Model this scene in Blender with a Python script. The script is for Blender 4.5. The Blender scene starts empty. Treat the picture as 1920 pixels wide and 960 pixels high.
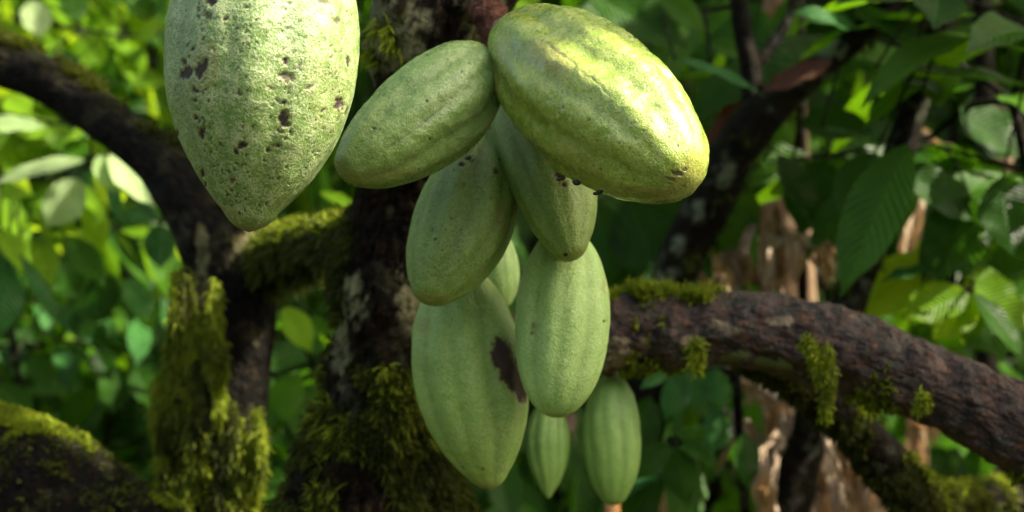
import bpy, math, random
import numpy as np
from mathutils import Vector
R = math.radians
SC = bpy.context.scene
COL = SC.collection
# ------------------------------------------------------------------ camera
CAMZ, K = 1.5, 0.72          # camera height; picture width in metres per metre of distance (50 mm on 36 mm)
cam_d = bpy.data.cameras.new('camera'); cam = bpy.data.objects.new('camera', cam_d); COL.objects.link(cam)
cam.location = (0, 0, CAMZ); cam.rotation_euler = (R(90), 0, 0)
cam_d.sensor_width = 36; cam_d.lens = 50; cam_d.clip_start = .05; cam_d.clip_end = 200
cam_d.dof.use_dof = True; cam_d.dof.focus_distance = .88; cam_d.dof.aperture_fstop = 6.3
SC.camera = cam
# ------------------------------------------------------------------ light
S = Vector((.66, -.12, .74)).normalized()            # towards the sun
w = bpy.data.worlds.new('World'); SC.world = w; w.use_nodes = True
nt = w.node_tree; bg = nt.nodes['Background']
sky = nt.nodes.new('ShaderNodeTexSky'); sky.sky_type = 'NISHITA'; sky.sun_disc = False
sky.sun_elevation = math.asin(S.z); sky.sun_rotation = math.atan2(S.x, S.y)
sky.air_density = 1.0; sky.dust_density = 6.0; sky.ozone_density = .3
nt.links.new(sky.outputs[0], bg.inputs[0]); bg.inputs[1].default_value = .15
sd = bpy.data.lights.new('sun', 'SUN'); so = bpy.data.objects.new('sun', sd); COL.objects.link(so)
sd.energy = 5.0; sd.angle = R(.5); sd.color = (1, .95, .86)
so.rotation_euler = S.to_track_quat('Z', 'Y').to_euler()
SC.view_settings.view_transform = 'Standard'; SC.view_settings.look = 'None'
SC.view_settings.exposure = 1.82; SC.view_settings.gamma = 1
SC.view_settings.use_white_balance = True; SC.view_settings.white_balance_temperature = 7300; SC.view_settings.white_balance_tint = 6
# ------------------------------------------------------------------ helpers
rng = np.random.default_rng(7); random.seed(7)
def P(u, v, d):
    """point at distance d in front of the camera, picture position in the 1920x960 photograph"""
    return np.array([(u-960)/1920*K*d, d, CAMZ-(v-480)/1920*K*d])
def PX(co):
    d = np.maximum(co[:, 1], .05)
    return co[:, 0]/(K*d)*1920+960, 480-(co[:, 2]-CAMZ)/(K*d)*1920
def px(n, d): return n/1920*K*d
TB = np.random.default_rng(3).random((32, 32, 32))
def noise(p, s=1., o=1, seed=0):
    p = np.asarray(p)*s+seed*7.31+100; out = 0; a = 1; tot = 0
    for k in range(o):
        i = np.floor(p).astype(int); f = p-i; f = f*f*(3-2*f); r = 0
        for dx in (0, 1):
            for dy in (0, 1):
                for dz in (0, 1):
                    wt = (f[:, 0] if dx else 1-f[:, 0])*(f[:, 1] if dy else 1-f[:, 1])*(f[:, 2] if dz else 1-f[:, 2])
                    r = r+wt*TB[(i[:, 0]+dx) % 32, (i[:, 1]+dy) % 32, (i[:, 2]+dz) % 32]
        out = out+a*r; tot += a; a *= .5; p = p*2.03+5.2
    return out/tot*2-1
def unit(v): return v/(np.linalg.norm(v)+1e-12)
def sm(a, b, x): t = np.clip((x-a)/(b-a), 0, 1); return t*t*(3-2*t)
def tag(o, label, cat, group=None, kind=None):
    if label: o['label'] = label
    if cat: o['category'] = cat
    if group: o['group'] = group
    if kind: o['kind'] = kind
    return o
def empty(name, loc, label, cat, group=None):
    o = bpy.data.objects.new(name, None); COL.objects.link(o); o.location = [float(x) for x in loc]; o.empty_display_size = .02
    return tag(o, label, cat, group)
def meshobj(name, verts, faces, mat, parent=None, uv=None, attrs=None, smooth=True):
    me = bpy.data.meshes.new(name)
    verts = np.asarray(verts, dtype=np.float32)
    if parent is not None: verts = verts-np.array(parent_off(parent), dtype=np.float32)
    faces = np.asarray(faces, dtype=np.int32)
    n, k = faces.shape
    me.vertices.add(len(verts)); me.vertices.foreach_set('co', verts.ravel())
    me.loops.add(n*k); me.loops.foreach_set('vertex_index', faces.ravel())
    me.polygons.add(n); me.polygons.foreach_set('loop_start', np.arange(0, n*k, k, dtype=np.int32))
    me.polygons.foreach_set('use_smooth', np.full(n, smooth))
    me.update(calc_edges=True)
    if uv is not None:
        l = me.uv_layers.new(name='UVMap'); l.data.foreach_set('uv', np.asarray(uv, dtype=np.float32)[faces.ravel()].ravel())
    for a, val in (attrs or {}).items():
        at = me.attributes.new(a, 'FLOAT', 'POINT'); at.data.foreach_set('value', np.asarray(val, dtype=np.float32))
    me.materials.append(mat); me.validate()
    o = bpy.data.objects.new(name, me); COL.objects.link(o)
    if parent is not None: o.parent = parent
    return o
def parent_off(p):
    v = Vector((0, 0, 0))
    while p is not None: v = v+p.location; p = p.parent
    return v
def grid_faces(nr, nc, wrap=False, off=0):
    i = np.arange(nr-1)[:, None]; j = np.arange(nc if wrap else nc-1)[None, :]; j2 = (j+1) % nc
    return np.stack([i*nc+j, i*nc+j2, (i+1)*nc+j2, (i+1)*nc+j], -1).reshape(-1, 4)+off
class Bag:
    def __init__(s): s.v = []; s.f = []; s.uv = []; s.r = []; s.n = 0
    def add(s, v, f, uv=None, rnd=0.):
        s.v.append(v); s.f.append(f+s.n); s.uv.append(uv if uv is not None else np.zeros((len(v), 2))); s.r.append(np.full(len(v), rnd)); s.n += len(v)
    def build(s, name, mat, parent=None, smooth=True):
        return meshobj(name, np.concatenate(s.v), np.concatenate(s.f), mat, parent, np.concatenate(s.uv), {'rnd': np.concatenate(s.r)}, smooth)
# ------------------------------------------------------------------ materials
class N:
    def __init__(s, name):
        s.m = bpy.data.materials.new(name); s.m.use_nodes = True; s.t = s.m.node_tree
        s.t.nodes.clear(); s.out = s.t.nodes.new('ShaderNodeOutputMaterial')
        s.co = s.n('ShaderNodeTexCoord').outputs['Object']
    def n(s, ty, **kw):
        x = s.t.nodes.new(ty)
        for k, v in kw.items(): setattr(x, k, v)
        return x
    def put(s, sock, v):
        if hasattr(v, 'is_linked') or hasattr(v, 'links'): s.t.links.new(v, sock)
        else: sock.default_value = v
    def noise(s, scale, det=3, rough=.55, vec=None, dist=0.):
        x = s.n('ShaderNodeTexNoise'); x.inputs['Scale'].default_value = scale; x.inputs['Detail'].default_value = det
        x.inputs['Roughness'].default_value = rough; x.inputs['Distortion'].default_value = dist
        s.t.links.new(vec or s.co, x.inputs['Vector']); return x.outputs[0]
    def vor(s, scale, vec=None, feat='F1'):
        x = s.n('ShaderNodeTexVoronoi', feature=feat); x.inputs['Scale'].default_value = scale
        s.t.links.new(vec or s.co, x.inputs['Vector']); return x.outputs['Distance']
    def math(s, op, a, b=0.):
        x = s.n('ShaderNodeMath', operation=op); s.put(x.inputs[0], a); s.put(x.inputs[1], b); return x.outputs[0]
    def ramp(s, v, a, b, lo=0., hi=1.):
        x = s.n('ShaderNodeMapRange', interpolation_type='SMOOTHSTEP'); s.put(x.inputs['Value'], v)
        x.inputs['From Min'].default_value = a; x.inputs['From Max'].default_value = b
        x.inputs['To Min'].default_value = lo; x.inputs['To Max'].default_value = hi; return x.outputs[0]
    def mix(s, f, a, b):
        x = s.n('ShaderNodeMix', data_type='RGBA'); s.put(x.inputs[0], f)
        for i, v in ((6, a), (7, b)): s.put(x.inputs[i], v if hasattr(v, 'links') else (*v, 1))
        return x.outputs[2]
    def attr(s, name): return s.n('ShaderNodeAttribute', attribute_name=name).outputs['Fac']
    def vscale(s, v):
        x = s.n('ShaderNodeMapping'); x.inputs['Scale'].default_value = v; s.t.links.new(s.co, x.inputs[0]); return x.outputs[0]
    def bump(s, h, dist, strength=1., prev=None):
        x = s.n('ShaderNodeBump'); x.inputs['Distance'].default_value = dist; x.inputs['Strength'].default_value = strength
        s.t.links.new(h, x.inputs['Height'])
        if prev: s.t.links.new(prev, x.inputs['Normal'])
        return x.outputs[0]
    def bsdf(s, col, rough=.6, spec=.5, nrm=None, trans=None, tcol=None, coat=0., link=True):
        b = s.n('ShaderNodeBsdfPrincipled'); s.put(b.inputs['Base Color'], col if hasattr(col, 'links') else (*col, 1))
        s.put(b.inputs['Roughness'], rough); b.inputs['Specular IOR Level'].default_value = spec
        b.inputs['Coat Weight'].default_value = coat; b.inputs['Coat Roughness'].default_value = .24
        if nrm: s.t.links.new(nrm, b.inputs['Normal'])
        o = b.outputs[0]
        if trans:
            t = s.n('ShaderNodeBsdfTranslucent'); s.put(t.inputs[0], tcol if hasattr(tcol, 'links') else (*tcol, 1))
            if nrm: s.t.links.new(nrm, t.inputs['Normal'])
            m = s.n('ShaderNodeMixShader'); m.inputs[0].default_value = trans
            s.t.links.new(o, m.inputs[1]); s.t.links.new(t.outputs[0], m.inputs[2]); o = m.outputs[0]
        s.t.links.new(o, s.out.inputs[0]); return s.m

def pod_mat(name, c1, c2, pale, pale_amt, speck=.3, rough=.38, grain=1., coat=0., spotc=(.014, .007, .006)):
    m = N(name)
    n1 = m.noise(28, 4); n2 = m.noise(120, 4, .65); n3 = m.noise(700, 3, .7)
    wr = m.noise(620, 2, .5, dist=1.2)
    col = m.mix(m.ramp(n1, .35, .65), c1, c2)
    sc = m.ramp(m.math('ADD', m.math('MULTIPLY', n2, .5), m.math('MULTIPLY', wr, .5)), .46, .56)
    col = m.mix(m.math('MULTIPLY', sc, pale_amt), col, pale)
    col = m.mix(m.math('MULTIPLY', m.ramp(m.math('ADD', m.math('MULTIPLY', wr, .6), m.math('MULTIPLY', n3, .4)), .56, .42), .22+.2*pale_amt), col, tuple(x*.5 for x in c1))
    col = m.mix(m.math('MULTIPLY', m.attr('furrow'), .55), col, tuple(x*.55 for x in c1))
    # tiny dark specks gathered in streaks along the furrows
    sp = m.vor(330); patch = m.ramp(m.noise(38, 3, .6), .50, .64)
    sn = m.ramp(sp, .30, .16)
    sn = m.math('MULTIPLY', m.math('MULTIPLY', sn, patch), speck)
    col = m.mix(sn, col, (.045, .035, .018))
    col = m.mix(m.math('MULTIPLY', m.attr('tan'), .75), col, (.25, .17, .06))
    spot = m.attr('spot')
    col = m.mix(spot, col, m.mix(m.ramp(n2, .35, .65), spotc, tuple(x*2.2 for x in spotc)))
    h = m.math('ADD', m.math('MULTIPLY', wr, .9), m.math('MULTIPLY', n3, .35))
    nr = m.bump(h, .0007*grain, 1.)
    nr = m.bump(n2, .0008*grain, 1., nr)
    rg = m.math('ADD', m.ramp(n2, .3, .7, rough-.05, rough+.12), m.math('MULTIPLY', spot, .3))
    return m.bsdf(col, rg, .5, nr, coat=coat)
M_podA = pod_mat('pod_scurfy', (.125, .22, .06), (.18, .28, .085), (.34, .40, .21), .8, .95, .34, .85)
M_podB = pod_mat('pod_sage', (.125, .22, .055), (.175, .28, .075), (.27, .35, .14), .45, .4, .27, .8)
M_podC = pod_mat('pod_yellow_green', (.15, .24, .03), (.25, .33, .045), (.38, .42, .13), .5, .6, .24, .75, .6)
M_podD = pod_mat('pod_olive', (.135, .23, .045), (.18, .285, .06), (.27, .35, .11), .5, .7, .42, 1.3)
M_podF = pod_mat('pod_leaf_green', (.21, .35, .075), (.28, .42, .10), (.35, .44, .17), .5, .5, .42, 1.1, 0., (.026, .009, .007))
M_podG = pod_mat('pod_pale', (.28, .47, .13), (.37, .55, .18), (.45, .59, .26), .5, .4, .42, 1.3)
M_podJ = pod_mat('pod_small_green', (.18, .33, .07), (.25, .41, .10), (.32, .46, .14), .3, .1, .45, .5)

def bark_mat(name, dark, mid, warm, lich, lich_amt, rough=.55, mossc=(.03, .038, .004), spec=.08, bd=1.):
    m = N(name)
    n1 = m.noise(14, 4); n2 = m.noise(60, 5, .65); n3 = m.noise(260, 3, .6)
    col = m.mix(m.ramp(n2, .38, .62), dark, mid)
    col = m.mix(m.math('MULTIPLY', m.ramp(m.noise(90, 4, .7), .56, .66), .6), col, warm)
    lm = m.math('MULTIPLY', m.ramp(m.noise(26, 5, .65), .56, .62), lich_amt)
    col = m.mix(lm, col, lich)
    lt = m.math('MULTIPLY', m.attr('lichen'), m.ramp(n2, .3, .5))
    col = m.mix(lt, col, lich)
    mo = m.math('MULTIPLY', m.attr('moss'), m.ramp(m.noise(130, 4, .7), .3, .6))
    col = m.mix(mo, col, mossc)
    nr = m.bump(n3, .005*bd, 1.); nr = m.bump(n2, .014*bd, 1., nr)
    return m.bsdf(col, m.ramp(n2, .3, .7, rough-.1, rough+.3), spec, nr)
M_bark = bark_mat('dark_wet_bark', (.002, .0014, .001), (.015, .009, .005), (.045, .022, .008), (.20, .195, .11), .14)
M_bark_left = bark_mat('left_bark', (.0015, .001, .0008), (.006, .005, .003), (.035, .02, .007), (.14, .13, .06), .14)
M_log = bark_mat('log_bark', (.004, .002, .002), (.050, .020, .014), (.16, .055, .018), (.24, .18, .12), .14, .42, (.04, .05, .005), .5, .9)
M_thin = bark_mat('thin_branch_bark', (.0025, .002, .0012), (.013, .009, .005), (.028, .012, .005), (.14, .16, .10), .3)
def moss_mat(name, a, b):
    m = N(name); col = m.mix(m.attr('rnd'), a, b)
    return m.bsdf(col, .7, .2, None, .4, b)
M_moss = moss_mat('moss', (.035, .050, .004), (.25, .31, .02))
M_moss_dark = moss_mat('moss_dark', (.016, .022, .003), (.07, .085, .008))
def leaf_mat(name, a, b, tc, trans=.38, rough=.33, veins=14.):
    m = N(name)
    uv = m.n('ShaderNodeTexCoord').outputs['UV']; sep = m.n('ShaderNodeSeparateXYZ'); m.t.links.new(uv, sep.inputs[0])
    au = m.math('ABSOLUTE', m.math('SUBTRACT', sep.outputs[0], .5))
    vv = m.math('SUBTRACT', sep.outputs[1], m.math('MULTIPLY', au, .45))
    st = m.math('SINE', m.math('MULTIPLY', vv, veins*6.283))
    rib = m.ramp(au, .035, .0)
    vein = m.math('MAXIMUM', rib, m.math('MULTIPLY', m.ramp(st, .86, 1.), .55))
    col = m.mix(m.attr('rnd'), a, b)
    col = m.mix(m.math('MULTIPLY', m.ramp(m.noise(18, 3), .4, .65), .5), col, tuple(x*.6 for x in a))
    col2 = m.mix(m.math('MULTIPLY', vein, .35), col, tuple(min(1, x*1.9+.02) for x in b))
    tcol = m.mix(m.attr('rnd'), tuple(x*.6 for x in tc), tc); tcol = m.mix(m.math('MULTIPLY', vein, .3), tcol, (.02, .06, .005))
    hh = m.math('SUBTRACT', m.math('MULTIPLY', st, .5), vein)
    nr = m.bump(hh, .0022, .8); nr = m.bump(m.noise(60, 2), .004, .6, nr)
    return m.bsdf(col2, m.ramp(m.noise(30, 2), .3, .7, rough-.06, rough+.12), .16, nr, trans, tcol)
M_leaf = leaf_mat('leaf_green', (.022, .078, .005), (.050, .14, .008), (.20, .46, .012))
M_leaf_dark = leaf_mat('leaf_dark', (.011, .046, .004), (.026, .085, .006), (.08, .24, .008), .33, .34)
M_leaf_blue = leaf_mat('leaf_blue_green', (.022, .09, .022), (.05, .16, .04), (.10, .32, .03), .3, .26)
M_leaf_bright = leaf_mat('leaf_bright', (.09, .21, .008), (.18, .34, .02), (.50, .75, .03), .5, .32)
m = N('dry_leaf'); fib = m.noise(1., 5, .7, vec=m.vscale((130, 130, 7)))
c_ = m.mix(m.ramp(fib, .35, .65), (.10, .055, .03), (.34, .23, .14)); c_ = m.mix(m.attr('rnd'), c_, m.mix(m.ramp(fib, .3, .6), (.26, .17, .10), (.64, .50, .36)))
M_dry = m.bsdf(c_, .6, .3, m.bump(fib, .006, 1.), .25, (.45, .26, .12))
m = N('orange_stalk'); M_orange = m.bsdf(m.mix(m.noise(20), (.45, .16, .03), (.55, .28, .08)), .5)
m = N('pod_stalk'); M_stalk = m.bsdf(m.mix(m.ramp(m.noise(180, 4), .4, .6), (.10, .045, .03), (.28, .15, .10)), .6, .4, m.bump(m.noise(300, 3), .002))
m = N('soil'); c_ = m.mix(m.ramp(m.noise(6, 5), .4, .6), (.035, .022, .012), (.12, .08, .04)); c_ = m.mix(m.ramp(m.noise(2.5, 4), .45, .6), c_, (.05, .10, .015))
M_soil = m.bsdf(c_, .85, .2, m.bump(m.noise(30, 5, .7), .04))
m = N('black_crumb'); M_crumb = m.bsdf((.006, .005, .005), .35, .5)
# ------------------------------------------------------------------ leaves
def leaf(base, tip, width, nrm, arch=.15, fold=.12, wave=.05, nv=12, nu=7, bendside=0.):
    base = np.asarray(base, float); tip = np.asarray(tip, float); ax = tip-base; L = np.linalg.norm(ax); ax = ax/L
    nrm = np.asarray(nrm, float); nrm = unit(nrm-ax*nrm.dot(ax)); side = np.cross(ax, nrm)
    t = np.linspace(0, 1, nv+1)[:, None]; s = np.linspace(-1, 1, nu)[None, :]
    prof = np.sin(np.pi*np.clip(t, 0, 1)**.85)**.8*(1-.55*sm(.72, 1, t))+.012
    prof[0] = .02; prof[-1] = .004
    W = width*.5*prof/1.0
    ph = rng.random()*6.28
    x = s*W+bendside*L*4*t*(1-t)
    z = arch*L*(4*t*(1-t))*.6-fold*W*(1-np.abs(s))*1.2+wave*width*np.abs(s)**1.5*np.sin(t*15+ph+s*1.3)*np.sin(np.pi*t)
    y = L*t+0*s
    v = base+ax*y[..., None]+side*x[..., None]+nrm*z[..., None]
    uv = np.stack(np.broadcast_arrays(s*.5+.5, t), -1).reshape(-1, 2)
    return v.reshape(-1, 3), grid_faces(nv+1, nu), uv
def resample(pts, rad, step):
    pts = np.asarray(pts, float); rad = np.asarray(rad, float)
    q = np.vstack([2*pts[0]-pts[1], pts, 2*pts[-1]-pts[-2]]); rr = np.concatenate([[rad[0]], rad, [rad[-1]]])
    out = []; ro = []
    for i in range(1, len(q)-2):
        n = max(2, int(np.linalg.norm(q[i+1]-q[i])/step)); t = np.linspace(0, 1, n, endpoint=False)[:, None]
        f = lambda a, b, c, d: .5*((2*b)+(-a+c)*t+(2*a-5*b+4*c-d)*t**2+(-a+3*b-3*c+d)*t**3)
        out.append(f(q[i-1], q[i], q[i+1], q[i+2])); ro.append(f(rr[i-1], rr[i], rr[i+1], rr[i+2])[:, 0])
    out.append(q[-2][None]); ro.append(rr[-2:-1])
    return np.concatenate(out), np.concatenate(ro)
def tube(pts, rad, nseg=24, step=.01, rough=.0, rs=12., seed=0, knob=0., ks=5., groove=0.):
    c, r = resample(pts, rad, step)
    T = np.gradient(c, axis=0); T /= np.linalg.norm(T, axis=1)[:, None]+1e-12
    ref = np.array([0., 1, 0]) if abs(T[0][1]) < .9 else np.array([1., 0, 0])
    A = np.zeros_like(c); a = unit(np.cross(T[0], ref))
    for i in range(len(c)): a = unit(a-T[i]*a.dot(T[i])); A[i] = a
    B = np.cross(T, A); th = np.linspace(0, 2*np.pi, nseg, endpoint=False)
    dirs = A[:, None]*np.cos(th)[None, :, None]+B[:, None]*np.sin(th)[None, :, None]
    p = c[:, None]+dirs*r[:, None, None]; rr = np.repeat(r, nseg)
    d = dirs.reshape(-1, 3); v = p.reshape(-1, 3)
    dis = 0
    if rough: dis = dis+rough*rr*noise(v, rs, 5, seed)*1.6
    if knob: dis = dis+knob*rr*noise(v, ks, 2, seed+3)*1.6
    if groove:
        sl_ = np.repeat(np.concatenate([[0], np.cumsum(np.linalg.norm(np.diff(c, axis=0), axis=1))]), nseg); tt = np.tile(th, len(c))
        gp_ = np.stack([np.cos(tt)*3.2, np.sin(tt)*3.2, sl_*26], 1); gn = 1-np.abs(noise(gp_, 1.6, 3, seed+11))*3.0
        dis = dis-groove*rr*np.clip(gn, 0, 1)**2
    if rough or knob: v = v+d*np.asarray(dis)[:, None]
    f = grid_faces(len(c), nseg, True)
    return v, f, d, c, r
def addtube(bag, pts, rad, nseg=8, step=.03, **kw):
    v, f, *_ = tube(pts, rad, nseg, step, **kw); bag.add(v, f, None, rng.random())
def pw(pts): return [P(*p[:3]) for p in pts], [px(p[3], p[2]) for p in pts]
# ------------------------------------------------------------------ lit places (where the photo shows direct sun) and the added overhead crown that leaves them open
LIT = []   # (point, radius)
def lit(u, v, d, r): LIT.append((P(u, v, d), px(r, d)))
for a in [(1225, 120, .86, 50), (1250, 200, .86, 50), (1270, 270, .86, 40), (1200, 90, .87, 20),
          (560, 30, .80, 24), (520, 150, .80, 14)]: lit(*a)
for a in [(60, 60, 2.6, 120), (230, 120, 2.8, 120), (60, 300, 2.3, 150), (230, 330, 2.4, 110), (150, 20, 4, 300), (30, 470, 2.4, 70), (620, 320, 2.6, 60),
          (1850, 560, 2.0, 70), (1740, 540, 2.0, 60), (1510, 500, 2.0, 80), (1640, 260, 2.6, 30), (1760, 270, 2.6, 30),
          (1450, 740, 1.9, 50), (1540, 850, 2.0, 60), (1830, 880, 3.6, 120), (1900, 160, 2., 40), (1470, 60, 3., 60),
          (400, 850, 1.5, 45), (330, 620, 1.5, 40), (590, 440, 1.4, 30), (565, 610, 2.1, 25)]: lit(*a)
Sn = np.array(S); E1 = unit(np.cross(Sn, [0, 0, 1.])); E2 = np.cross(E1, Sn)
LP = np.array([l[0] for l in LIT]); LR = np.array([l[1] for l in LIT]); LQ = np.stack([LP@E1, LP@E2], 1); LT = LP@Sn
def blocks(c, rad):
    q = np.array([c@E1, c@E2]); up = (c@Sn) > LT
    return bool(np.any(up & (np.hypot(*(LQ-q).T) < LR+rad)))
# ------------------------------------------------------------------ ground and hillside
gx, gy = np.meshgrid(np.linspace(-40, 40, 161), np.linspace(-40, 40, 161))
gp = np.stack([gx.ravel(), gy.ravel(), np.zeros(gx.size)], 1)
gp[:, 2] = .06*noise(gp, .9, 3)+np.clip(gp[:, 1]-7.5, 0, 40)**1.15*.55
meshobj('ground', gp, grid_faces(161, 161), M_soil)
tag(bpy.data.objects['ground'], None, None, None, 'structure')
# ------------------------------------------------------------------ pods
def pod(label, stem, tip, width, mat, b_top=.52, b_tip=.8, tm=.45, roll=0., bend=0., bdir=None, spots=(), tans=(), seed=0, ridge=.045, res=1., nip=.06, stalk=None, lump=.012):
    A = P(*stem); T = P(*tip); ax = T-A; L = np.linalg.norm(ax); ax = ax/L; Rm = px(width/2, (stem[2]+tip[2])/2)
    root = empty('cacao_pod', A, label, 'cacao pod', 'cacao pods hanging from the mossy trunk')
    nu, nv = int(240*res), int(260*res)
    ref = unit(np.cross(ax, [0, 1, 0])); fr = np.cross(ref, ax)      # fr points to or from the camera
    if fr[1] > 0: fr = -fr
    t = (1-np.cos(np.linspace(0, np.pi, nv)))/2; s = np.where(t < tm, (tm-t)/tm, (t-tm)/(1-tm)); e = np.where(t < tm, b_top, b_tip)
    f = np.clip(1-s**2, 0, 1)**e
    f = f+nip*sm(.93, .975, t)*(1-sm(.975, 1, t)**2)
    th = np.linspace(0, 2*np.pi, nu, endpoint=False)
    TH, TT = np.meshgrid(th, t); F = f[:, None]
    env = np.sin(np.pi*np.clip(TT, .02, .98))**.35
    wob = .10*np.sin(TT*5+seed)+.05*np.sin(TT*11+seed*2)
    ph = TH+R(roll)+wob*.6
    c5 = .5+.5*np.cos(5*ph); c5b = .5+.5*np.cos(5*ph+np.pi)
    fur = c5**14*1.0+c5b**22*.55
    valley = c5**2.2*1.0+c5b**5*.45
    dirs = ref[None, None]*np.cos(TH)[..., None]+fr[None, None]*np.sin(TH)[..., None]
    bd = ref if bdir is None else bdir
    base = A+ax*(TT*L)[..., None]+bd*(bend*L*4*t*(1-t))[:, None, None]
    rr = Rm*F*(1-ridge*env*valley-.012*env*fur)
    v = (base+dirs*rr[..., None]).reshape(-1, 3); d = dirs.reshape(-1, 3); Ff = np.repeat(f, nu)
    v = v+d*(Rm*Ff*(lump*1.8*noise(v, 45, 3, seed)+lump*.7*noise(v, 160, 2, seed+5)))[:, None]
    u_, v_ = PX(v); face = sm(.1, -.15, d[:, 1])
    nz = noise(v, 160, 4, seed+9); nz2 = noise(v, 420, 3, seed+2)
    def paint(lst):
        o = np.zeros(len(v))
        for q in lst:
            uu, vv, ru, rv = q[:4]; a = R(q[4]) if len(q) > 4 else 0; k = q[5] if len(q) > 5 else 1.
            dx = (u_-uu)*math.cos(a)+(v_-vv)*math.sin(a); dy = -(u_-uu)*math.sin(a)+(v_-vv)*math.cos(a)
            rad = np.sqrt((dx/ru)**2+(dy/rv)**2)
            o = np.maximum(o, k*sm(1.15, .8, rad+(.6*nz+.95*nz2)*min(1, 12/max(ru, rv))*(.3 if min(ru, rv) < 2.2 and max(ru, rv) > 4 else 1)))
        return o*face
    sp = paint(spots); tn = np.maximum(paint(tans), .35*paint([(q[0], q[1], q[2]*1.2+2, q[3]*1.2+2)+tuple(q[4:]) for q in spots if min(q[2], q[3]) > 3.5]))
    tn = np.maximum(tn, .4*sm(.972, .99, np.repeat(t, nu))*1.)
    v = v-d*(sp*.0009)[:, None]
    h = meshobj('husk', v, grid_faces(nv, nu, True), mat, root, None, {'spot': sp, 'tan': tn, 'furrow': np.clip(((fur*.75+valley*.35)*env).ravel()*(.7+.6*nz), 0, 1)})
    if stalk:
        q = [A+ax*.004, A-ax*.010]+[P(*x) for x in stalk]; r0 = max(.005, Rm*.13)
        vv, ff, *_ = tube(q, [r0*1.25]+[r0]*(len(q)-2)+[r0*1.3], 20, .002, .12, 150, seed); meshobj('stalk', vv, ff, M_stalk, root, None, {'rnd': np.zeros(len(vv))})
    return root
rs = random.Random(5)
sA = [(376, 128, 11, 20, 18), (348, 138, 8, 14, 30), (378, 248, 6, 13, 0), (532, 222, 9, 16, 0), (637, 197, 8, 13, 5), (651, 211, 4, 9, 0), (537, 143, 12, 8, 20, .85), (512, 168, 10, 5, 25, .8),
      (455, 272, 9, 6, -20), (443, 287, 5, 5), (365, 170, 6, 6), (366, 188, 4, 5), (524, 272, 6, 5), (502, 280, 4, 5), (580, 163, 8, 3, -20, .8), (652, 113, 3, 9, 0), (450, 177, 5, 5, 0, .8), (535, 115, 5, 6), (533, 193, 4, 4),
      (378, 325, 4, 8), (384, 345, 3, 5), (397, 3, 9, 8), (420, 35, 4, 4), (610, 5, 14, 5, 5, .7), (632, 40, 5, 5, 0, .7), (455, 237, 4, 4), (332, 250, 3, 7), (413, 270, 3, 4), (435, 338, 6, 5, 0, .7), (368, 222, 4, 6), (345, 115, 4, 5), (562, 125, 3, 9, 0, .7), (388, 30, 7, 9, 0, .7), (361, 92, 3, 5)]
for k in range(300):
    t_ = rs.random(); cx = rs.choice([365, 370, 455, 535, 560, 640, 395]); y = rs.uniform(0, 400)
    sA.append((cx+rs.gauss(0, 13)*(1-y/900)+(470-cx)*(y/430)**2.6*.9, y, rs.uniform(.9, 2.5), rs.uniform(1., 3.3), rs.uniform(-40, 40), .85))
pod('large pale scurfy cacao pod with black blotches, hanging nearest at upper left', (510, -205, .86), (466, 436, .84), 368, M_podA, .5, .84, .49, 8, .008, None, sA,
    [(380, 130, 30, 60, 10, .35), (620, 140, 50, 120, 0, .15), (435, 400, 30, 10, 30, .3)], 1, .042, 1.25, .04, [(520, -260, .9), (600, -400, 1.05)], .009)
pod('sage green cacao pod with a thin scratch, slanting down left beside the trunk', (921, 108, .99), (640, 328, .93), 202, M_podB, .45, .52, .42, 30, .03, None,
    [(808, 219, 34, 1.7, -39, .6), (750, 262, 28, 1.6, -33, .5), (800, 190, 3, 3), (775, 160, 2, 2), (700, 240, 2, 2), (806, 260, 2, 2), (850, 330, 3, 3)]
    + [(rs.uniform(670, 880), rs.uniform(100, 320), rs.uniform(.8, 1.8), rs.uniform(.8, 1.8), 0, .8) for _ in range(30)],
    [(700, 330, 90, 14, -8, .3)], 2, .075, 1., .03, [(935, 80, 1.05), (940, 60, 1.1)], .02)
pod('fat yellow green cacao pod at upper right with its right side in full sun', (955, 62, 1.0), (1294, 340, .86), 284, M_podC, .42, .49, .5, 4, .002, None,
    [(1270, 325, 10, 6, 20, .8), (1283, 318, 5, 4, 0, .8), (1255, 335, 12, 3, 10, .6), (1090, 347, 9, 5, 30), (1126, 374, 8, 4, 20), (1145, 379, 10, 3, 5), (1055, 340, 7, 5, 30), (1050, 333, 5, 4)]
    + [(1030+i*6.5, 82+i*5.4+3*math.sin(i*.8), 8, 1.7, 40, .5+.15*math.sin(i*2.1)) for i in range(18)]
    + [(rs.uniform(1000, 1300), rs.uniform(30, 370), rs.uniform(.9, 1.8), rs.uniform(.9, 1.8), 0, .8) for _ in range(120)],
    [(1030, 110, 50, 26, 35, .45), (1200, 360, 90, 10, 0, .5), (1090, 300, 60, 20, 30, .25), (940, 110, 14, 60, 10, .3)], 3, .09, 1.15, .02, [(940, 60, 1.06), (935, 60, 1.1)], .022)
pod('olive shaded cacao pod on the left, tip above the pod with the brown scar', (915, 250, 1.07), (800, 568, 1.0), 192, M_podD, .5, .58, .5, 55, .035, None,
    [(880, 296, 6, 4), (865, 308, 5, 4), (888, 300, 4, 4), (930, 320, 5, 5, 0, .8), (800, 337, 3, 3), (805, 395, 2.5, 2.5), (870, 345, 2, 6, 0, .5), (783, 365, 2, 2), (810, 430, 2, 4), (816, 448, 2, 2), (845, 410, 2, 2)]
    + [(rs.uniform(790, 940), rs.uniform(290, 520), rs.uniform(.8, 1.8), rs.uniform(.8, 2), 0, .8) for _ in range(30)],
    [(938, 400, 9, 26, 10, .6), (945, 420, 8, 14, 10, .5), (820, 560, 30, 8, 0, .3)], 4, .09, .9, .03, [(905, 200, 1.1), (900, 160, 1.14)])
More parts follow.
